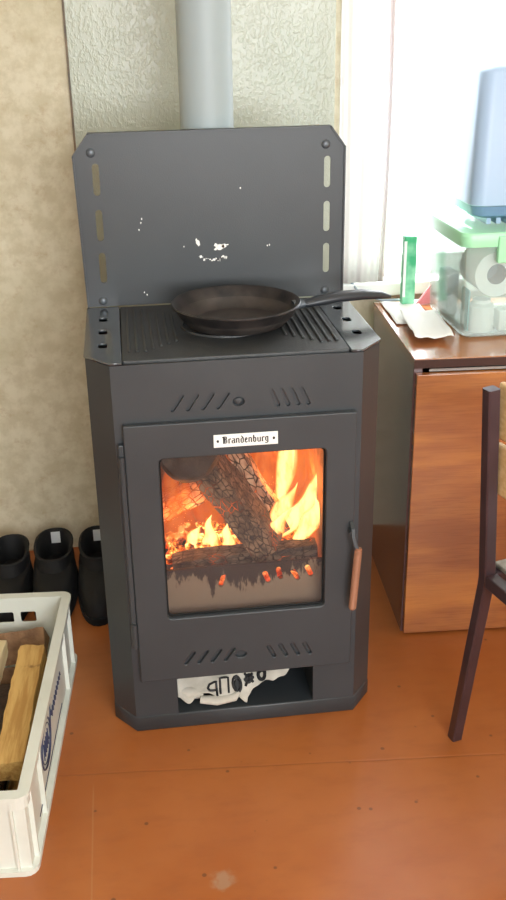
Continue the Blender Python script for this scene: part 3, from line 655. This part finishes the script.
for a, b in ((0.003, cw/2-0.0015), (cw/2+0.0015, cw-0.003)):
    d = boxo('cabinet_door', (a, -0.016, 0.006), (b, 0.0015, cz-0.029), M['veneer'], cab, 0.0012)
    kx = b-0.03 if a < 0.1 else a+0.03
    bm = B(); lathe(bm, [(0.006, 0), (0.005, 0.01), (0.011, 0.016), (0.011, 0.02), (0, 0.022)], 20); bmesh.ops.rotate(bm, verts=bm.verts, cent=(0, 0, 0), matrix=Matrix.Rotation(PI/2, 3, 'X')); bmesh.ops.translate(bm, verts=bm.verts, vec=(kx, -0.016, 0.5))
    obj('knob', bm, M['alu'], d, True)
# things on the cabinet
def sheetpaper(loc, rz, w_, h_, label, n, amp=0.004, m=None, name='paper_sheet'):
    bm = B(); g_ = []
    for i in range(13):
        g_.append([bm.verts.new((w_*(i/12-.5), h_*(j/12-.5), 0.0015+amp*(0.5+0.5*noise.noise(Vector((i*.35+n, j*.3, n)))) * (0.3+abs(i/6-1)))) for j in range(13)])
    for i in range(12):
        for j in range(12): bm.faces.new((g_[i][j], g_[i+1][j], g_[i+1][j+1], g_[i][j+1]))
    o = obj(name, bm, m or M['paper'], None, True); o.location = loc; o.rotation_euler = (0, 0, rz); md = o.modifiers.new('s', 'SOLIDIFY'); md.thickness = 0.0008
    return tag(o, label, 'paper')
sheetpaper((0.446, 0.560, cz+0.0005), -0.05, 0.085, 0.18, 'white sheet of paper lying along the back left cabinet edge', 1)
sheetpaper((0.450, 0.430, cz+0.0075), -0.10, 0.080, 0.19, 'crumpled white paper by the clear box near the cabinet front', 2, 0.012)
bm = B(); v = [bm.verts.new(p) for p in ((0.484, 0.618, cz+0.001), (0.528, 0.628, cz+0.001), (0.530, 0.632, cz+0.056), (0.484, 0.622, cz+0.004), (0.528, 0.632, cz+0.001), (0.530, 0.636, cz+0.056))]
bm.faces.new((v[0], v[1], v[2])); bm.faces.new((v[3], v[5], v[4])); bm.faces.new((v[0], v[3], v[4], v[1])); bm.faces.new((v[1], v[4], v[5], v[2])); bm.faces.new((v[2], v[5], v[3], v[0]))
tag(obj('folded_card', bm, M['red']), 'dull red folded card standing behind the white papers', 'card')
bm = B(); box(bm, (0.453, 0.625, cz+0.0005), (0.482, 0.648, 0.790), 0.002)
gb = tag(obj('carton', bm, M['green']), 'tall narrow green carton standing at the back of the cabinet', 'carton')
bm = B(); box(bm, (0.4525, 0.6245, cz+0.02), (0.4585, 0.6252, 0.780)); obj('white_stripe', bm, M['paper'], gb)
bm = B(); tube(bm, [(0.352, 0.735, 0.672), (0.37, 0.70, 0.646), (0.415, 0.660, 0.6365), (0.445, 0.662, 0.6365), (0.500, 0.645, 0.6365)], 0.003, 8)
tag(obj('cable', bm, M['grey_card'], None, True), 'thin grey cable trailing over the back cabinet corner', 'cable')

# clear storage box
bx0, by0, bx1, by1, bz0, bz1 = 0.497, 0.345, 0.86, 0.605, cz+0.001, 0.842
bxr = thing('storage_box', 'clear plastic storage box with a pale green lid on the cabinet', 'box', ((bx0+bx1)/2, (by0+by1)/2, bz0))
cxx, cyy = (bx1-bx0)/2, (by1-by0)/2; hh = bz1-bz0
bm = B(); t_ = 0.003
def rring(z, inset, r=0.02): return [(x, y, z) for x, y in rrect(-cxx+inset, -cyy+inset, cxx-inset, cyy-inset, r)]
rings = [[bm.verts.new(p) for p in rring(z, i)] for z, i in ((0, 0.014), (0.006, 0.008), (hh, 0.0), (hh, t_), (0.008, 0.011), (0.004, 0.017))]
for a, b in zip(rings, rings[1:]):
    for k in range(len(a)): bm.faces.new((a[k], a[(k+1) % len(a)], b[(k+1) % len(a)], b[k]))
bm.faces.new(rings[0]); bm.faces.new(rings[-1]); obj('tub', bm, M['clearbox'], bxr, True)
bm = B(); lo = [[bm.verts.new(p) for p in rring(z, i, 0.024)] for z, i in ((hh-0.018, -0.004), (hh-0.018, -0.009), (hh+0.004, -0.012), (hh+0.010, -0.009), (hh+0.008, 0.004), (hh+0.003, 0.012))]
for a, b in zip(lo, lo[1:]):
    for k in range(len(a)): bm.faces.new((a[k], a[(k+1) % len(a)], b[(k+1) % len(a)], b[k]))
bm.faces.new(lo[-1]); obj('lid', bm, M['greenlid'], bxr, True)
boxo('latch', (-0.12, -cyy-0.016, hh-0.05), (0.06, -cyy-0.004, hh+0.004), M['greenlid'], bxr, 0.003)
# contents
def cyl(name, c, r, h, m, label, cat, hole=0, rot=None):
    bm = B()
    if hole: lathe(bm, [(r, 0), (r, h), (hole, h), (hole, 0)], 36, closed=True)
    else: lathe(bm, [(0, 0), (r, 0), (r, h*0.8), (r*0.7, h*0.9), (r*0.7, h), (0, h)], 30)
    o = obj(name, bm, m, None, True); o.location = c
    if rot: o.rotation_euler = rot
    return tag(o, label, cat)
tr = cyl('tissue_roll', (0.575, 0.470, cz+0.128), 0.046, 0.10, M['roll'], 'white toilet roll lying on its side inside the clear box', 'toilet roll', 0.021, (PI/2, 0, 0))
bm = B(); lathe(bm, [(0.0212, 0.001), (0.0212, 0.099), (0.0198, 0.099), (0.0198, 0.001)], 30, closed=True); lathe(bm, [(0, 0.05), (0.0198, 0.05)], 30); obj('core', bm, M['rollin'], tr, True)
cyl('jar', (0.556, 0.395, cz+0.006), 0.027, 0.066, M['roll'], 'small white jar inside the clear box below the toilet roll', 'jar')
boxo_ = lambda n_, lo_, hi_, m_, lb, ct: tag(boxo(n_, lo_, hi_, m_, None, 0.003), lb, ct)
boxo_('carton', (0.520, 0.510, cz+0.006), (0.545, 0.575, cz+0.10), M['grey_card'], 'blue grey carton inside the clear box at its left back', 'carton')
boxo_('packet', (0.5245, 0.385, cz+0.006), (0.5275, 0.430, cz+0.092), M['teal'], 'teal packet standing against the left wall of the clear box', 'packet')
boxo_('carton', (0.590, 0.375, cz+0.006), (0.66, 0.41, cz+0.05), M['roll'], 'low white carton inside the clear box near its front', 'carton')
# appliance on the lid
ap = thing('cooker', 'rounded kitchen appliance painted pale with window glare, standing on the green box lid', 'appliance', (0.652, 0.486, bz1+0.0095))
def rr2(z, i, r): return [(x, y, z) for x, y in rrect(-0.128+i, -0.09+i, 0.128-i, 0.09-i, r, 6)]
def stack(bm, L):
    rs = [[bm.verts.new(p) for p in rr2(*a)] for a in L]
    for a, b in zip(rs, rs[1:]):
        for k in range(len(a)): bm.faces.new((a[k], a[(k+1) % len(a)], b[(k+1) % len(a)], b[k]))
    bm.faces.new(rs[0]); bm.faces.new(rs[-1])
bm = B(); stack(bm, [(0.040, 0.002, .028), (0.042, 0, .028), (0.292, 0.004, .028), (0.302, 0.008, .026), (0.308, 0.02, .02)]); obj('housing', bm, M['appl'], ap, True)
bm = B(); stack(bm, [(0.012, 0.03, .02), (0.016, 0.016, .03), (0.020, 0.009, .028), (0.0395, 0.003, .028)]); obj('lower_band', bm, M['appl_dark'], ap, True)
bm = B()
for k in range(9): box(bm, (-0.088+k*0.021, -0.062, 0.0), (-0.078+k*0.021, 0.062, 0.0125), 0.001)
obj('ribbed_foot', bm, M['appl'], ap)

# ---------------------------------------------------------------- chair
rz = math.radians(14.4)
chr_ = thing('chair', 'old chair with brown square tube legs and plywood back boards', 'chair', (0.610, -0.336, 0), rz)
t_ = 0.0205; SH = 0.404
for s in (-1, 1):
    bm = B(); sqtube(bm, [(-0.213, s*0.190, 0.735), (-0.1905, s*0.190, SH), ], t_, t_, (1, 0, 0)); obj('back_post', bm, M['tube'], chr_)
    bm = B(); sqtube(bm, [(-0.190, s*0.190, SH+0.008), (-0.188, s*0.195, SH-0.02), (-0.165, s*0.278, 0.0)], t_, t_, (1, 0, 0)); obj('leg', bm, M['tube'], chr_)
    bm = B(); sqtube(bm, [(0.18, s*0.190, SH-0.002), (0.215, s*0.262, 0.0)], t_, t_, (1, 0, 0)); obj('leg', bm, M['tube'], chr_)
bm = B()
for s in (-1, 1): box(bm, (-0.18, s*0.19-0.011, SH-0.012), (0.19, s*0.19+0.011, SH+0.010), 0.002); 
for x in (-0.19, 0.18): box(bm, (x-0.011, -0.18, SH-0.012), (x+0.011, 0.18, SH+0.010), 0.002)
obj('seat_frame', bm, M['tube'], chr_)
boxo('seat', (-0.172, -0.20, SH+0.0105), (0.215, 0.20, SH+0.021), M['seat'], chr_, 0.004, True)
bm = B(); box(bm, (-0.1895, -0.20, 0.556), (-0.1795, 0.200, 0.640), 0.004); obj('back_board', bm, M['ply'], chr_)
bm = B(); box(bm, (-0.1935, -0.20, 0.650), (-0.1835, 0.200, 0.740), 0.004); obj('back_board', bm, M['ply'], chr_)

# ---------------------------------------------------------------- crate with firewood
cr_ = thing('crate', 'white plastic crate full of firewood on the floor', 'crate', (-0.376, -0.327, 0), math.radians(-4.5))
CL, CW, CH_ = 0.598, 0.40, 0.160
YZ = lambda x0: (lambda u, v, w: Vector((x0+w, u, v)))
hol = [rrect(-0.108, 0.099, -0.076, 0.125, 0.004), rrect(-0.172, 0.099, -0.122, 0.125, 0.004), rrect(-0.278, 0.099, -0.228, 0.125, 0.004), rrect(-0.324, 0.099, -0.292, 0.125, 0.004)]
bm = B()
def merge(bm, o):
    bm.from_mesh(o.data); bpy.data.objects.remove(o)
IN = 0.010
merge(bm, sheet('t', [(-CW+IN, 0.004), (-IN, 0.004), (-IN, CH_-0.004), (-CW+IN, CH_-0.004)], hol, 0.005, XZ(CL-IN-0.004), M['white_pl']))
merge(bm, sheet('t', [(-CW+IN, 0.004), (-IN, 0.004), (-IN, CH_-0.004), (-CW+IN, CH_-0.004)], [], 0.005, XZ(IN+0.002), M['white_pl']))
merge(bm, sheet('t', [(IN, 0.004), (CL-IN, 0.004), (CL-IN, CH_-0.004), (IN, CH_-0.004)], [], 0.005, YZ(-IN-0.002), M['white_pl']))
merge(bm, sheet('t', [(IN, 0.004), (CL-IN, 0.004), (CL-IN, CH_-0.004), (IN, CH_-0.004)], [], 0.005, YZ(-CW+IN+0.002), M['white_pl']))
box(bm, (-CW+IN, IN, 0.004), (-IN, CL-IN, 0.009))
def rimring(z0, z1, out, inn, r):
    a = [rrect(-CW+out, out, -out, CL-out, r), rrect(-CW+inn, inn, -inn, CL-inn, max(r-(inn-out), .003))]
    vs = [[bm.verts.new((x, y, z)) for x, y in a[i]] for i, z in ((0, z0), (0, z1), (1, z1), (1, z0))]; n = len(vs[0])
    for p, q in zip(vs, vs[1:]+vs[:1]):
        for k in range(n): bm.faces.new((p[k], p[(k+1) % n], q[(k+1) % n], q[k]))
rimring(CH_-0.007, CH_, 0.0, 0.019, 0.020); rimring(0.0, 0.010, 0.0, 0.014, 0.02); rimring(CH_-0.028, CH_-0.007, 0.004, 0.009, 0.018)
for x, y in ((-0.03, 0.003), (-0.10, 0.003), (-0.20, 0.003), (-0.30, 0.003), (-0.37, 0.003)):
    box(bm, (x-0.002, y, 0.006), (x+0.002, y+0.011, CH_-0.004)); (None if x == -0.10 else box(bm, (x-0.002, CL-y-0.011, 0.006), (x+0.002, CL-y, CH_-0.004)))
for y in (0.035, 0.13, 0.47, 0.56):
    box(bm, (-0.013, y-0.002, 0.006), (-0.002, y+0.002, CH_-0.004))
obj('crate_body', bm, M['white_pl'], cr_)
# oval badge with hand-lettered word on the long side
bm = B(); pts = [(-0.0085, 0.215+0.050*math.cos(a), 0.085+0.040*math.sin(a)) for a in [2*PI*k/40 for k in range(41)]]; tube(bm, pts, 0.0018, 6)
pts = [(-0.0085, 0.215+0.041*math.cos(a), 0.085+0.032*math.sin(a)) for a in [2*PI*k/40 for k in range(41)]]; tube(bm, pts, 0.0010, 5)
for k in range(5):
    y = 0.188+0.011*k; tube(bm, [(-0.0085, y, 0.070), (-0.0085, y+0.004, 0.101), (-0.0085, y+0.009, 0.074)], 0.0013, 5)
y = 0.225; pts = []
tube(bm, [(-0.0085, 0.262, 0.070), (-0.0085, 0.285, 0.125), (-0.0085, 0.300, 0.118)], 0.0014, 5)
for k in range(60): t = k/59; pts.append((-0.0085, 0.285+0.13*t, 0.090+0.010*math.sin(t*55)*(1-.4*t)))
tube(bm, pts, 0.0009, 5)
obj('printed_badge', bm, M['blue_ink'], cr_)
bm = B(); tube(bm, [(-0.0085, 0.10, 0.028), (-0.0085, 0.40, 0.028)], 0.0008, 4); obj('moulded_line', bm, M['blue_ink'], cr_)
sec_sq = lambda a, b: poly([(-a, -b), (-a*0.9, b), (a, b*0.9), (a*0.95, -b)], 4)
sec_tri = lambda a, b: poly([(-a, -b), (0.1*a, b), (a, -b*.8)], 5)
R20 = [(0.022*math.cos(2*PI*k/16), 0.022*math.sin(2*PI*k/16)) for k in range(16)]
def fw(a, b, sec, m, label, sd): return log('firewood', a, b, sec, m, label, sd, 0.003, 18, 'firewood')
fw((-0.421, -0.195, 0.102), (-0.402, 0.135, 0.108), sec_sq(0.026, 0.021), M['birch'], 'thick yellow split log on top of the crate load', 1)
fw((-0.500, -0.10, 0.092), (-0.468, 0.16, 0.112), sec_sq(0.014, 0.016), M['birch_pale'], 'pale whitish split stick left of the thick yellow log', 2)
fw((-0.62, 0.215, 0.062), (-0.385, 0.200, 0.095), sec_tri(0.034, 0.026), M['bark'], 'brown bark-covered log lying across the far crate end', 3)
fw((-0.63, 0.135, 0.040), (-0.390, 0.140, 0.045), sec_tri(0.03, 0.03), M['bark'], 'brown split log under the far crosswise bark log', 4)
fw((-0.470, -0.28, 0.045), (-0.452, 0.10, 0.048), sec_sq(0.024, 0.02), M['bark_dark'], 'dark bark log in the gap beside the thick yellow log', 5)
fw((-0.415, -0.28, 0.034), (-0.402, 0.10, 0.034), sec_tri(0.026, 0.022), M['birch'], 'yellow split log lying beneath the thick yellow log', 6)
fw((-0.56, -0.25, 0.05), (-0.53, 0.12, 0.055), sec_tri(0.035, 0.03), M['birch'], 'yellow split log at the left side of the crate', 7)
fw((-0.640, -0.25, 0.05), (-0.61, 0.10, 0.055), sec_sq(0.03, 0.03), M['bark_dark'], 'dark log against the left crate wall', 8)
fw((-0.49, -0.222, 0.074), (-0.395, -0.240, 0.070), sec_sq(0.012, 0.012), M['bark'], 'short brown bark piece at the near end of the crate', 9)

# ---------------------------------------------------------------- boots by the wall
def boot(name, loc, rz, label, L=0.275, Wd=0.098, tagon=True, Hh=0.098):
    t = thing(name, label, 'shoe', loc, rz, None)
    # heel at +y, toe at -y (toe points to the room)
    def outline(front, back, w, z, n=28):
        out = []
        for k in range(n):
            a = 2*PI*k/n; c, s = math.cos(a), math.sin(a); my = (front+back)/2; ly = (back-front)/2
            y = my + ly*s; tt = (y+L/2)/L
            ww = w*(0.95+0.08*math.sin(PI*min(1, max(0, 1.25-tt)))-0.05*max(0, 0.45-tt)*2)
            out.append((ww/2*math.copysign(abs(c)**0.8, c), my + ly*math.copysign(abs(s)**0.85, s), z))
        return out
    f, b = -L/2, L/2
    def loft(bm, Ls, capt=True):
        rs = [[bm.verts.new(p) for p in a] for a in Ls]
        for p, q in zip(rs, rs[1:]):
            for k in range(len(p)): bm.faces.new((p[k], p[(k+1) % len(p)], q[(k+1) % len(p)], q[k]))
        bm.faces.new(rs[0]); 
        if capt: bm.faces.new(rs[-1])
    bm = B(); loft(bm, [outline(f-.002, b+.002, Wd, 0), outline(f-.004, b+.003, Wd+.004, 0.004), outline(f-.004, b+.003, Wd+.004, 0.018), outline(f, b, Wd-.004, 0.0185)]); obj('sole', bm, M['boot_in'], t, True)
    bm = B(); loft(bm, [outline(f+.002, b-.001, Wd-.002, 0.018), outline(f+.004, b-.001, Wd-.002, 0.035), outline(f+.022, b-.002, Wd-.008, 0.055), outline(f+.070, b-.004, Wd-.010, 0.066), outline(f+.115, b-.006, Wd-.018, Hh-.025), outline(f+.128, b-.004, Wd-.016, Hh-.008), outline(f+.130, b-.002, Wd-.012, Hh)]+
             [outline(f+.136, b-.006, Wd-.022, Hh+.002), outline(f+.142, b-.011, Wd-.032, Hh-.006), outline(f+.130, b-.012, Wd-.032, Hh-.05), outline(f+.10, b-.014, Wd-.034, 0.03)])
    obj('upper', bm, M['boot'], t, True)
    if tagon: boxo('label', (-0.011, b-0.018, Hh-0.034), (0.011, b-0.0155, Hh-0.004), M['tag'], t, 0.0005)
    return t
boot('boot', (-0.2855, 0.525, 0), 0.0, 'black slip-on boot nearest the stove with a white heel label', L=0.30, Wd=0.098)
boot('boot', (-0.3885, 0.530, 0), 0.0, 'black slip-on boot in the middle of the three with a white label', L=0.30, Wd=0.103)
boot('boot', (-0.492, 0.530, 0), 0.0, 'black slip-on boot farthest left behind the white crate', tagon=False, L=0.29, Wd=0.101, Hh=0.092)
